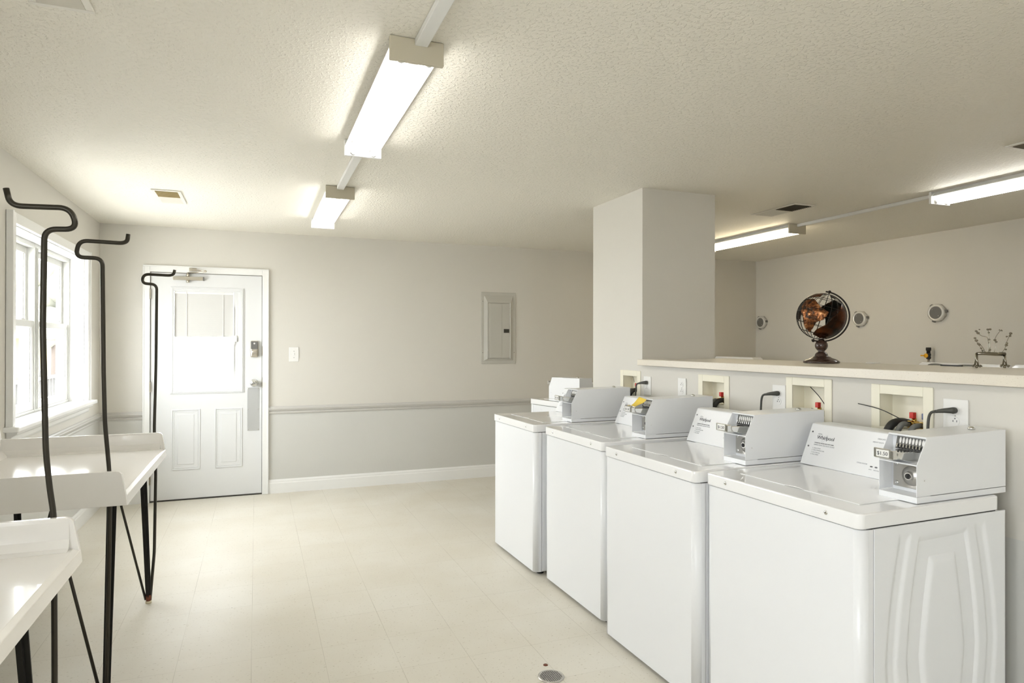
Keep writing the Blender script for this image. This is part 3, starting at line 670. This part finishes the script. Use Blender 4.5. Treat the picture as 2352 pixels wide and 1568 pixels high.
# ------------------------------------------------------------------ supply boxes, valves, hoses
sb_labels = ['nearest cream water supply box with grey hoses and a long cable tie', 'second nearest cream water supply box, thin black tie across its opening',
             'cream water supply box beside the bare double outlet', 'farthest cream water supply box, set in the column']
vis_hose = []
for i, (a, b, t) in enumerate(BOXES):
    X = 2.38; zb = 1.030
    o = empty('supply_box', (X, (a + b) / 2, zb), sb_labels[i], 'water supply box', 'washer supply boxes in the low wall')
    h = (b - a) / 2; T = t - zb; ih = h - .040; z0, z1 = .042, T - .038
    f = MB(); y_ = .0055
    f.box(-y_, -.0005, -h, -ih, 0, T).box(-y_, -.0005, ih, h, 0, T).box(-y_, -.0005, -ih, ih, 0, z0).box(-y_, -.0005, -ih, ih, z1, T)
    f.build('face_frame', 'cream', o, .002)
    d = .068; tb = MB()
    tb.box(d, d + .003, -ih - .004, ih + .004, z0 - .004, z1 + .004).box(-.004, d, -ih - .004, -ih, z0 - .004, z1 + .004).box(-.004, d, ih, ih + .004, z0 - .004, z1 + .004).box(-.004, d, -ih, ih, z0 - .004, z0).box(-.004, d, -ih, ih, z1, z1 + .004)
    tb.build('recessed_tub', 'cream', o)
    for yy, c, nm in ((-.020, 'red', 'hot_valve'), (-.072, 'blue', 'cold_valve')):
        z = .062
        v = MB().lathe([(.011, -.018), (.013, -.010), (.013, .010), (.011, .018)], 14, Matrix.Translation((.045, yy, z)) @ Matrix.Rotation(PI / 2, 4, 'Y')).lathe([(.009, 0), (.009, .022)], 12, Matrix.Translation((.045, yy, z))).lathe([(.014, 0), (.014, .012)], 14, Matrix.Translation((.014, yy, z)) @ Matrix.Rotation(PI / 2, 4, 'Y')).build(nm, 'brass', o)
        MB().box(.026, .044, yy - .010, yy + .008, z + .022, z + .046).box(.038, .046, yy - .006, yy + .006, z + .012, z + .026).build('valve_lever', c, v, .002)
    cy = (a + b) / 2
    def P(x, y, z): return (X + x, cy + y, zb + z)
    def hose(name, pts, r_, m_, label, cat='hose', rad=.05):
        tag(MB().tube(smooth_path([P(*p) for p in pts], 8, rad), r_, 10).build(name, m_), label, cat); 
    where = ['nearest supply box', 'second nearest supply box', 'third supply box from the front', 'column supply box'][i]
    if i == 0:
        hose('water_hose', [(.012, -.020, .062), (-.028, -.016, .066), (-.036, .006, -.02), (-.036, .01, -.2)], .0105, 'hose', 'grey hot water hose curving from the red valve of the nearest supply box')
        hose('water_hose', [(.012, -.072, .062), (-.028, -.066, .060), (-.036, -.050, .0), (-.036, -.046, -.2)], .0105, 'hose', 'grey cold water hose curving from the blue valve of the nearest supply box')
        hose('drain_hose', [(.07, .020, .058), (.03, .024, .068), (-.018, .032, .062), (-.040, .044, .0), (-.042, .046, -.2)], .0155, 'black', 'thick black drain hose hooked into the nearest supply box')
        hose('cable_tie', [(-.012, .190, .126), (-.020, .08, .115), (-.022, .010, .092), (-.008, -.01, .078), (.010, -.03, .07)], .0018, 'black', 'long black cable tie sticking out of the nearest supply box', 'cable tie')
    elif i == 1:
        hose('water_hose', [(.012, -.072, .062), (-.022, -.070, .060), (-.034, -.068, .0), (-.034, -.066, -.2)], .0105, 'hose', 'dark hose under the blue valve of the second nearest supply box')
        hose('water_hose', [(.012, -.020, .062), (-.024, -.020, .060), (-.036, -.018, .0), (-.036, -.016, -.2)], .0105, 'hose', 'hose under the red valve of the second nearest supply box')
        hose('cable_tie', [(.040, .028, .175), (.030, -.03, .14), (.020, -.078, .098)], .0018, 'black', 'thin black tie slanting across the second nearest supply box', 'cable tie')
        hose('cable_tie', [(-.010, -.028, .082), (-.016, -.045, .080), (.0, -.072, .070)], .0022, 'cord', 'short looped tie beside the blue valve of the second supply box', 'cable tie')
    else:
        hose('drain_hose', [(.05, -.058, .055), (.02, -.054, .070), (-.026, -.046, .056), (-.040, -.036, -.01), (-.040, -.034, -.2)], .0135, 'black', 'black drain hose bending out of the ' + where)
        hose('water_hose', [(.012, -.020, .062), (-.020, -.016, .064), (-.030, .004, .0), (-.030, .008, -.2)], .0115, 'hose', 'grey water hose at the red valve of the ' + where)
        if i == 3: hose('cable_tie', [(.040, .050, .165), (.020, .0, .150), (-.002, -.05, .118)], .0012, 'black', 'thin black wire arching inside the column supply box', 'cable tie')

# outlets
def outlet(y, z, w, hgt, label, group='duplex outlets on the low wall', x=2.38):
    o = empty('power_outlet', (x, y, z), label, 'power outlet', group)
    MB().box(-.0065, -.0005, -w / 2, w / 2, -hgt / 2, hgt / 2).build('outlet_plate', 'plate', o, .003)
    for s_ in (-1, 1):
        zc = s_ * .0195
        rc = MB().lathe([(.0168, 0), (.0168, .002)], 20, Matrix.Translation((-.0062, 0, zc)) @ Matrix.Rotation(-PI / 2, 4, 'Y')).build('receptacle', 'plate', o)
        MB().box(-.0088, -.0082, -.0075, -.0055, zc - .003, zc + .004).box(-.0088, -.0082, .0055, .0075, zc - .003, zc + .004).box(-.0088, -.0082, .0055, .010, zc - .0005, zc + .001).lathe([(.0024, 0), (.0024, .0006)], 8, Matrix.Translation((-.0082, 0, zc + .0095)) @ Matrix.Rotation(-PI / 2, 4, 'Y')).build('prong_slots', 'ink', rc)
    MB().sphere((-.0066, 0, 0), .0025, 8).build('plate_screw', 'steel', o)
    return o
outlet(1.628, 1.146, .092, .122, 'large white outlet plate right of the nearest supply box, with a plug')
outlet(2.492, 1.146, .085, .122, 'white outlet left of the second supply box, with a plug')
outlet(3.272, 1.142, .080, .120, 'bare white outlet with nothing plugged in')
ow = outlet(3.645, 1.134, .084, .122, 'white outlet beside the column supply box, with a plug')
def plug(i, y, z):
    (wx, wy), rz, _ = washers[i]; inv = (Matrix.Translation((wx, wy, 0)) @ Matrix.Rotation(rz, 4, 'Z')).inverted()
    w = [o for o in WASH][i]; T = inv @ Matrix.Translation((2.372, y, z))
    c = MB().tube(smooth_path([T @ Vector(p) for p in ((-.036, .045, -.006), (-.040, .070, -.014), (-.042, .074, -.09), (-.042, .072, -.30))], 8, .035), .0050, 10).build('power_cord', 'cord', w)
    MB().tube([T @ Vector(p) for p in ((-.0015, 0, 0), (-.012, 0, 0), (-.015, .004, 0), (-.026, .022, -.002), (-.033, .038, -.005), (-.036, .048, -.008))], [.0115, .0120, .0108, .0085, .0068, .0052], 12).build('plug', 'cord', c)
plug(0, 1.628, 1.166); plug(1, 2.492, 1.166); plug(3, 3.640, 1.154)

# ------------------------------------------------------------------ folding tables
def table(y0, y1, label, side):
    r = empty('folding_table', (0, 0, 0), label, 'folding table', 'white moulded folding tables along the window wall')
    xb, xf = -1.235, -.475; zs, zt, zu = .825, .915, .782; t = .016
    top = MB()
    top.box(xb + .01, xf - .004, y0 + .008, y1 - .008, zs - .012, zs)                                             # surface
    top.prism([(xf - .006, zs), (xf + .010, zs - .006), (xf + .014, zu), (xf, zu), (xf - .010, zs - .012)], 1, y0 + .0015, y1 - .0015)   # front skirt
    end = [(xb, zu), (xf + .013, zu), (xf + .008, zs), (xf - .030, zt), (xb, zt)]
    end = [(xb, zu), (xf + .013, zu), (xf + .009, zs - .004), (xf - .006, zt - .012), (xf - .014, zt - .003), (xf - .026, zt), (xb, zt)]
    top.prism(end, 1, y0, y0 + t); top.prism(end, 1, y1 - t, y1)
    for yy, s_ in ((y0 + t, 1), (y1 - t, -1)):                                                                 # soft inner coves
        v = [(yy, zt - .01), (yy + s_ * .004, zs + .03), (yy + s_ * .016, zs + .008), (yy + s_ * .034, zs), (yy, zs)]
        top.prism(v, 0, xb + .02, xf - .014)
    top.prism([(xb, zu), (xb, .985), (xb + .014, .985), (xb + .030, zs + .03), (xb + .060, zs), (xb + .060, zs - .012), (xb + .015, zs - .012), (xb + .015, zu)], 1, y0 + .0015, y1 - .0015)
    top.build('table_top', 'tablewhite', r, .003, 3)
    # dark frame under the top
    MB().box(xb + .10, xf - .05, y0 + .06, y0 + .09, zs - .04, zs - .013).box(xb + .10, xf - .05, y1 - .09, y1 - .06, zs - .04, zs - .013).box(xf - .09, xf - .06, y0 + .09, y1 - .09, zs - .04, zs - .013).box(xb + .12, xb + .15, y0 + .09, y1 - .09, zs - .04, zs - .013).build('under_frame', 'leg', r)
    for fx, sx in ((xf - .065, -1), (xb + .12, 1)):
        for fy, sy in ((y1 - .055, 1), (y0 + .055, -1)):
            lg = MB(); w0, w1 = .034, .026       # tapering angle-iron leg
            tx, ty = (fx - .030 if sy > 0 else fx + .015) if sx < 0 else fx - .018, fy - sy * .015
            if sx < 0 and sy > 0: tx -= side
            for (p0, p1) in (((tx, ty), (fx - (side * .3 if sx < 0 and sy > 0 else 0), fy)),):
                A = [(p0[0] - w0 / 2, p0[1] - .003, .812), (p0[0] + w0 / 2, p0[1] - .003, .812), (p0[0] + w0 / 2, p0[1] + .003, .812), (p0[0] - w0 / 2, p0[1] + .003, .812)]
                B = [(p1[0] - w1 / 2, p1[1] - .003, .035), (p1[0] + w1 / 2, p1[1] - .003, .035), (p1[0] + w1 / 2, p1[1] + .003, .035), (p1[0] - w1 / 2, p1[1] + .003, .035)]
                va = [lg.bm.verts.new(p) for p in A]; vb = [lg.bm.verts.new(p) for p in B]
                lg.bm.faces.new(va); lg.bm.faces.new(vb[::-1])
                for k in range(4): lg.bm.faces.new((va[k], vb[k], vb[(k + 1) % 4], va[(k + 1) % 4]))
                A = [(p0[0] - .003, p0[1] - w0 / 2, .812), (p0[0] + .003, p0[1] - w0 / 2, .812), (p0[0] + .003, p0[1] + w0 / 2, .812), (p0[0] - .003, p0[1] + w0 / 2, .812)]
                B = [(p1[0] - .003, p1[1] - w1 / 2, .035), (p1[0] + .003, p1[1] - w1 / 2, .035), (p1[0] + .003, p1[1] + w1 / 2, .035), (p1[0] - .003, p1[1] + w1 / 2, .035)]
                va = [lg.bm.verts.new(p) for p in A]; vb = [lg.bm.verts.new(p) for p in B]
                lg.bm.faces.new(va); lg.bm.faces.new(vb[::-1])
                for k in range(4): lg.bm.faces.new((va[k], vb[k], vb[(k + 1) % 4], va[(k + 1) % 4]))
            leg = lg.build('leg', 'leg', r)
            MB().lathe([(.011, .012), (.013, .018), (.013, .038), (.011, .044)], 14, Matrix.Translation((fx, fy, 0))).build('foot_cup', 'rust', leg)
            MB().lathe([(.015, .0005), (.015, .012), (.008, .014)], 16, Matrix.Translation((fx, fy, 0))).build('foot_glide', 'glide', leg)
            MB().tube([(fx + sx * .014, fy, .020), (fx + sx * .185, fy - sy * .010, .790)], .0062, 8).build('brace_rod', 'rod', leg)
            if sx > 0: MB().tube([(fx - .012, fy, .020), (fx - .03, fy, .790)], .0062, 8).build('brace_rod', 'rod', leg)
    return r
YB0, YB1, YA1 = 2.888, 4.0685, 2.190
tabB = table(YB0, YB1, 'white raised-edge folding table under the window, near the door', 0)
tabA = table(YA1 - 1.1805, YA1, 'white folding table cut off at bottom left, nearest the viewer', .03)

# hanging rods rising from the leg feet
def rod(pts, y, label, yf, parent):
    P_ = [(x, y if z > .1 else yf, z) for x, z in pts]
    o = MB().tube(smooth_path(P_, 8, .030), .0079, 12).build('garment_rod', 'rod', parent); o['label'] = label
rod([(-.425, 1.816), (-.432, 1.783), (-.578, 1.787), (-.588, 1.735), (-.514, 1.732), (-.517, 1.294), (-.524, .93), (-.516, .689), (-.522, .25), (-.534, .012)], 4.083, 'farthest dark hanging rod, in front of the door', 4.020, tabB)
rod([(-.468, 1.834), (-.472, 1.797), (-.632, 1.800), (-.644, 1.735), (-.555, 1.735), (-.550, 1.30), (-.545, 1.10), (-.530, .911), (-.527, .78), (-.538, .016)], 2.930, 'middle dark hanging rod, rising inside the near lip of the window table', 2.938, tabB)
rod([(-.650, 1.838), (-.640, 1.790), (-.497, 1.795), (-.480, 1.735), (-.560, 1.730), (-.563, 1.45), (-.555, 1.10), (-.546, 1.0), (-.535, .915), (-.532, .434), (-.538, .016)], 2.207, 'nearest and tallest dark hanging rod, its hook pointing left', 2.142, tabA)

# ------------------------------------------------------------------ floor drain
fd = empty('floor_drain', (1.163, 2.512, 0), 'round metal floor drain grate at the bottom edge of the picture', 'floor drain')
MB().lathe([(.056, .0003), (.056, .003), (.050, .0045), (.047, .0045), (.047, .0003)], 36, None, False).build('drain_rim', 'steel', fd)
MB().lathe([(.047, .0003), (.047, .0012)], 32).build('drain_well', 'black', fd)
q = MB()
for k in range(-5, 6):
    c_ = k * .0085; hh = math.sqrt(max(0, .047 ** 2 - c_ * c_)); q.box(c_ - .0012, c_ + .0012, -hh, hh, .0012, .0042); q.box(-hh, hh, c_ - .0012, c_ + .0012, .0012, .0042)
q.build('drain_grate', 'steel', fd)
tag(MB().lathe([(.0105, .0003), (.0105, .002), (.006, .003)], 16, Matrix.Translation((1.183, 2.612, 0))).build('floor_plug', 'rust'), 'tiny rusty round plug in the floor beside the drain', 'floor plug')

# ------------------------------------------------------------------ globe on the counter
gx, gy, gz = 2.800, 2.635, 1.305
gl = empty('desk_globe', (gx, gy, gz), 'openwork wire globe with copper continents on turned dark base on counter', 'globe')
MB().lathe([(.086, .0005), (.090, .003), (.090, .009), (.084, .013), (.078, .018), (.066, .023), (.050, .029), (.045, .034), (.034, .037), (.033, .041), (.030, .050), (.024, .057), (.017, .060), (.0165, .066), (.020, .068)] + [(.032 * math.cos(a), .0935 + .032 * math.sin(a)) for a in [-.95 + k * .19 for k in range(11)]] + [(.016, .122), (.012, .126)], 40).build('turned_base', 'wood', gl)
cz = .2485; Rg = .122
ax = Matrix.Translation((0, 0, cz)) @ Matrix.Rotation(-.3733 - .44, 4, 'Z') @ Matrix.Rotation(math.radians(17), 4, 'Y')
q = MB()
def circ(c, rr, mtx, n=40): return [mtx @ Vector(c(2 * PI * k / n, rr)) for k in range(n + 1)]
for k in range(10):
    a = PI * k / 10
    q.tube([ax @ (Matrix.Rotation(a, 4, 'Z') @ Vector((Rg * math.cos(t * 2 * PI / 40), 0, Rg * math.sin(t * 2 * PI / 40)))) for t in range(41)], .0014, 6, False)
for lat in (-50, -25, 0, 25, 50):
    rr, zz = Rg * math.cos(math.radians(lat)), Rg * math.sin(math.radians(lat))
    q.tube([ax @ Vector((rr * math.cos(t * 2 * PI / 40), rr * math.sin(t * 2 * PI / 40), zz)) for t in range(41)], .0014, 6, False)
ball = q.build('wire_sphere', 'wire', gl)
# continent plates: sphere patches from a lon/lat outline mask
def patch(name, outline, m_, rad):
    bm = bmesh.new(); n = 80
    los = [p[0] for p in outline]; las = [p[1] for p in outline]
    l0, l1, a0, a1 = min(los), max(los), min(las), max(las)
    def inside(x, y):
        c = False; j = len(outline) - 1
        for i in range(len(outline)):
            xi, yi = outline[i]; xj, yj = outline[j]
            if (yi > y) != (yj > y) and x < (xj - xi) * (y - yi) / (yj - yi) + xi: c = not c
            j = i
        return c
    cache = {}
    def V(i, j):
        if (i, j) not in cache:
            lo = math.radians(l0 + (l1 - l0) * i / n); la = math.radians(a0 + (a1 - a0) * j / n)
            cache[(i, j)] = bm.verts.new(ax @ Vector((rad * math.cos(la) * math.cos(lo), rad * math.cos(la) * math.sin(lo), rad * math.sin(la))))
        return cache[(i, j)]
    for i in range(n):
        for j in range(n):
            if inside(l0 + (l1 - l0) * (i + .5) / n, a0 + (a1 - a0) * (j + .5) / n): bm.faces.new((V(i, j), V(i + 1, j), V(i + 1, j + 1), V(i, j + 1))).smooth = True
    mb = MB(); mb.bm.free(); mb.bm = bm; o = mb.build(name, m_, ball)
    so = o.modifiers.new('solid', 'SOLIDIFY'); so.thickness = .0025; return o
# local frame: +x right in view, -y toward viewer  (lon -90 faces the viewer)
patch('landmass', [(-150, 30), (-128, 38), (-112, 30), (-98, 20), (-76, 12), (-82, -8), (-96, -18), (-102, -38), (-112, -52), (-128, -40), (-134, -15), (-150, 5)], 'copper', Rg + .002)
patch('landmass', [(10, 45), (-20, 52), (-40, 40), (-50, 20), (-66, 0), (-72, -18), (-90, -36), (-100, -58), (-60, -66), (-20, -58), (0, -40), (10, -10)], 'darkcopper', Rg + .001)
patch('landmass', [(20, 45), (60, 58), (85, 42), (100, 25), (80, 0), (70, -30), (50, -45), (30, -20), (15, 10)], 'darkcopper', Rg + .001)
patch('landmass', [(-175, 60), (-120, 66), (-118, 52), (-140, 42), (-165, 34), (-178, 45)], 'darkcopper', Rg + .003)
patch('landmass', [(-75, 70), (-50, 74), (-40, 64), (-60, 58), (-78, 62)], 'darkcopper', Rg + .001)
patch('landmass', [(150, 40), (178, 30), (180, 5), (165, -30), (150, -20), (140, 10)], 'darkcopper', Rg + .001)
q = MB(); Ra = Rg + .011
arc = [ax @ Vector((Ra * math.sin(math.radians(a)), 0, Ra * math.cos(math.radians(a)))) for a in range(-8, 190, 6)]
q.tube(arc, .0042, 8); q.sphere(ax @ Vector((0, 0, Ra + .002)), .008, 12); q.sphere(ax @ Vector((0, 0, -Ra - .002)), .008, 12)
q.tube([ax @ Vector((0, 0, Ra)), ax @ Vector((0, 0, Rg))], .003, 8); q.tube([ax @ Vector((0, 0, -Ra)), ax @ Vector((0, 0, -Rg))], .003, 8)
q.build('meridian_arm', 'wire', gl)

# ------------------------------------------------------------------ silver ornament on the counter
ox, oy = 2.925, 1.855
orn = empty('metal_ornament', (ox, oy, 1.305), 'small silver footed ornament with curling twigs on the counter', 'ornament', rz=-.3733)
MB().tube([(-.058, 0, .062), (-.02, 0, .063), (.02, 0, .061), (.062, 0, .060)], [.006, .008, .009, .008], 12).build('crossbar', 'silver', orn)
def curl(c, r_, turns, n=18, dirn=1): return [(c[0] + dirn * r_ * (1 - k / n * .8) * math.cos(2 * PI * turns * k / n), c[1], c[2] + r_ * (1 - k / n * .8) * math.sin(2 * PI * turns * k / n)) for k in range(n + 1)]
for sx in (-1, 1):
    q = MB(); x = sx * .060
    q.tube([(x, 0, .062), (x - .006, -.012, .035), (x - .003, -.016, .012)], [.005, .004, .003], 8).tube([(x, 0, .062), (x + .007, .012, .035), (x + .003, .014, .012)], [.005, .004, .003], 8)
    for dx, dy in ((-.013, -.016), (.003, -.018), (.012, .012), (-.003, .014)): q.tube(curl((x + dx, dy, .0085), .0062, 1.3, 14), .0020, 6)
    q.sphere((x - .010, -.016, .006), .0055, 8).sphere((x + .008, .013, .006), .0055, 8)
    q.build('scroll_foot', 'silver', orn)
def twig(pts, beads):
    q = MB(); q.tube(smooth_path(pts, 5, .02), .0011, 6)
    for bx, by, bz_, br in beads: q.sphere((bx, by, bz_), br, 8, (1.3, .6, .9))
    q.build('twig', 'silver', orn)
twig([(-.030, 0, .066), (-.042, 0, .088), (-.056, 0, .108), (-.066, 0, .126)], [(-.060, 0, .118, .006), (-.052, 0, .104, .005), (-.066, 0, .128, .005), (-.040, 0, .085, .004), (-.034, 0, .075, .004)])
twig([(-.022, 0, .066), (-.030, 0, .085), (-.045, 0, .103)], [(-.047, 0, .100, .005)])
twig([(-.005, .004, .066), (-.006, .004, .10), (-.006, .006, .135), (-.035, .006, .136), (-.055, .004, .155)], [(-.050, .004, .150, .006), (-.058, .004, .158, .005), (-.044, .004, .165, .003), (0, .004, .078, .005)])
twig([(-.005, -.004, .066), (-.004, -.004, .11), (-.012, -.004, .160)], [(-.014, -.004, .165, .005), (-.004, -.004, .166, .005), (-.010, -.004, .152, .004), (-.004, 0, .122, .004), (-.008, 0, .108, .003)])
twig([(.020, .004, .066), (.026, .004, .10), (.020, .004, .125), (.040, .004, .155), (.052, .004, .165)], [(.022, .004, .120, .0055), (.028, .004, .112, .0045), (.052, .004, .160, .003), (.042, .004, .163, .003)])
twig([(.048, 0, .066), (.064, 0, .085), (.068, 0, .11), (.085, 0, .145)], [(.068, 0, .098, .006), (.070, 0, .106, .005), (.066, 0, .080, .004), (.070, 0, .135, .004), (.087, 0, .148, .006), (.084, 0, .138, .005)])
tag(MB().box(2.985, 2.998, 2.020, 2.118, 1.3055, 1.3115).build('black_strip', 'black', None, .001), 'thin black strip lying at the back of the counter', 'strip')
tag(MB().box(2.985, 3.030, 2.470, 2.520, 1.3055, 1.311).build('white_card', 'plate', None, .001), 'tiny white card at the back edge of the counter right of the globe', 'card')

# ------------------------------------------------------------------ dryers on the right side of the room (only the tops show over the counter)
def dryer(yc, label, arcs):
    r = empty('tumble_dryer', (4.60, yc, 0), label, 'dryer', 'white dryers by the right wall')
    MB().box(0, .68, -.335, .335, .02, 1.05).build('cabinet', 'enamel', r, .012, 3)
    pts = [(-.335, 1.05), (-.335, 1.215), (-.325, 1.240), (-.300, 1.255), (.300, 1.258), (.325, 1.242), (.335, 1.215), (.335, 1.05)]
    MB().prism([(y, z) for y, z in pts], 0, .56, .70).build('console', 'enamel_gloss', r, .008, 3)
    MB().lathe([(.24, 0), (.24, .02), (.20, .03)], 32, Matrix.Translation((0, 0, .55)) @ Matrix.Rotation(-PI / 2, 4, 'Y')).build('drum_door', 'enamel', r)
    if arcs:
        for yy, wd in ((-.10, .095), (.17, .06)):
            q = MB(); q.tube([(.545, yy + wd * math.cos(a), 1.232 + .010 * math.sin(a)) for a in [PI * k / 12 for k in range(13)]], .007, 8); q.build('console_handle', 'darkhandle', r)
    return r
dryer(6.13, 'white dryer behind the column corner, only its top showing over the counter', False)
dryer(3.52, 'white dryer with grey curved handles showing over the counter', True)
dryer(2.80, 'white dryer at the right edge, only a curved corner showing over the counter', False)

# round vent caps on the right wall
for yc, zc, lb, rr in ((6.404, 1.672, 'round silver wall cap nearest the corner', .077), (4.985, 1.668, 'round silver wall cap right of the globe', .079), (4.165, 1.695, 'round silver wall cap farthest right, above the yellow valve', .080)):
    o = empty('wall_vent_cap', (R, yc, zc), lb, 'wall vent cap', 'round dryer vent caps on the right wall')
    mt = Matrix.Rotation(-PI / 2, 4, 'Y')
    MB().lathe([(rr + .004, 0), (rr + .004, .012)], 8, Matrix.Rotation(.4, 4, 'X') @ mt).build('back_bracket', 'steel', o, .001)
    MB().lathe([(rr - .006, .010), (rr, .014), (rr, .030), (rr - .004, .044), (rr - .018, .046), (rr - .024, .040)], 40, mt).build('outer_ring', 'capring', o)
    MB().lathe([(rr - .023, .040), (rr - .023, .043)], 36, mt).build('centre_disc', 'ventgrey', o)
    for k in (-1, 1): MB().sphere((-.044, .028 * k, .030 * k), .003, 8).build('disc_screw', 'plate', o)
    for k in range(3):
        a = .9 + k * 2 * PI / 3; MB().box(-.030, -.004, rr - .004, rr + .012, -.012, .012, Matrix.Rotation(a, 4, 'X')).build('clip', 'ventgrey', o, .002)
gv = empty('gas_valve', (R - .05, 4.225, 1.0), 'black gas pipe end with yellow lever valve on the right wall', 'gas valve')
MB().tube([(.0, 0, 0), (0, 0, .28)], .011, 10).tube([(.0, 0, .02), (.049, 0, .02)], .011, 10).build('pipe', 'steel', gv)
MB().lathe([(.016, .268), (.021, .278), (.017, .292), (.021, .310), (.016, .325)], 14).build('valve_body', 'black', gv)
MB().lathe([(.016, .325), (.016, .345), (.022, .347), (.022, .372), (.018, .376)], 14).build('pipe_cap', 'black', gv)
MB().lathe([(.020, 0), (.020, .008)], 16, Matrix.Translation((-.022, .006, .300)) @ Matrix.Rotation(-PI / 2, 4, 'Y')).box(-.030, -.022, .010, .058, .294, .306).build('yellow_lever', 'orange', gv, .002)

# ------------------------------------------------------------------ outdoors seen through the windows
o = MB().box(-60, L - .3, -30, 60, -.35, -.30).build('ground', 'ground'); struct(o)
o = MB().box(L - .3, 20, D + .3, 60, -.35, -.30).build('ground_back', 'ground'); struct(o)
pr = empty('porch_railing', (-2.8, 6.5, -.30), 'pale wooden porch railing outside the window', 'railing')
MB().box(-.03, .03, 0, 9, 1.19, 1.23).box(-.02, .02, 0, 9, .38, .42).build('rail', 'railwood', pr)
for k in range(60): MB().box(-.014, .014, .08 + k * .15, .108 + k * .15, .40, 1.20).build('baluster', 'railwood', pr)
for k in range(5): MB().box(-.05, .05, k * 2.2, k * 2.2 + .1, 0, 1.32).build('post', 'railwood', pr)
hs = empty('yellow_house', (-9, 33, -.3), 'pale yellow house far outside the window', 'house')
MB().box(-3, 3, 0, 5, 0, 1.9).build('house_wall', 'sidingyellow', hs); MB().prism([(-3.4, 1.9), (3.4, 1.9), (0, 3.2)], 1, -.3, 5.3).build('house_roof', 'ground', hs)
for k, (x, y, s_, lb) in enumerate(((-14, 30, 4.0, 'pale tree left of the yellow house outside'), (-6.5, 27, 3.2, 'pale leafy tree outside, right part of the window'), (-22, 38, 5.0, 'distant pale tree outside the window'))):
    t = empty('garden_tree', (x, y, -.3), lb, 'tree', 'trees outside the window')
    MB().tube([(0, 0, 0), (0, 0, s_ * .5), (.1, 0, s_)], [.18, .14, .06], 8).build('trunk', 'bark', t)
    q = MB()
    for j in range(26):
        a = random.uniform(0, 2 * PI); rr = random.uniform(0, s_ * .45); q.sphere((rr * math.cos(a), rr * math.sin(a), s_ * random.uniform(.6, 1.4)), random.uniform(.25, .5) * s_ * .4, 8)
    q.build('foliage', 'leaf', t)

# daylight portals at the openings (guide sky sampling)
def portal(x, y, z, w, h_, rot):
    ld = bpy.data.lights.new('daylight_portal', 'AREA'); ld.shape = 'RECTANGLE'; ld.size = w; ld.size_y = h_; ld.cycles.is_portal = True
    ob = bpy.data.objects.new('daylight_portal', ld); COL.objects.link(ob); ob.location = (x, y, z); ob.rotation_euler = rot
for w_ in (WIN, ADDED_WIN2): portal(L - .20, (w_[0] + w_[1]) / 2, (w_[2] + w_[3]) / 2, w_[3] - w_[2], w_[1] - w_[0], (0, -PI / 2, 0))
portal((ADDED_WIN3[0] + ADDED_WIN3[1]) / 2, BACK - .14, (ADDED_WIN3[2] + ADDED_WIN3[3]) / 2, ADDED_WIN3[1] - ADDED_WIN3[0], ADDED_WIN3[3] - ADDED_WIN3[2], (PI / 2, 0, 0))
portal((GX0 + GX1) / 2, D + .16, (GZ0 + GZ1) / 2, GX1 - GX0, GZ1 - GZ0, (-PI / 2, 0, 0))
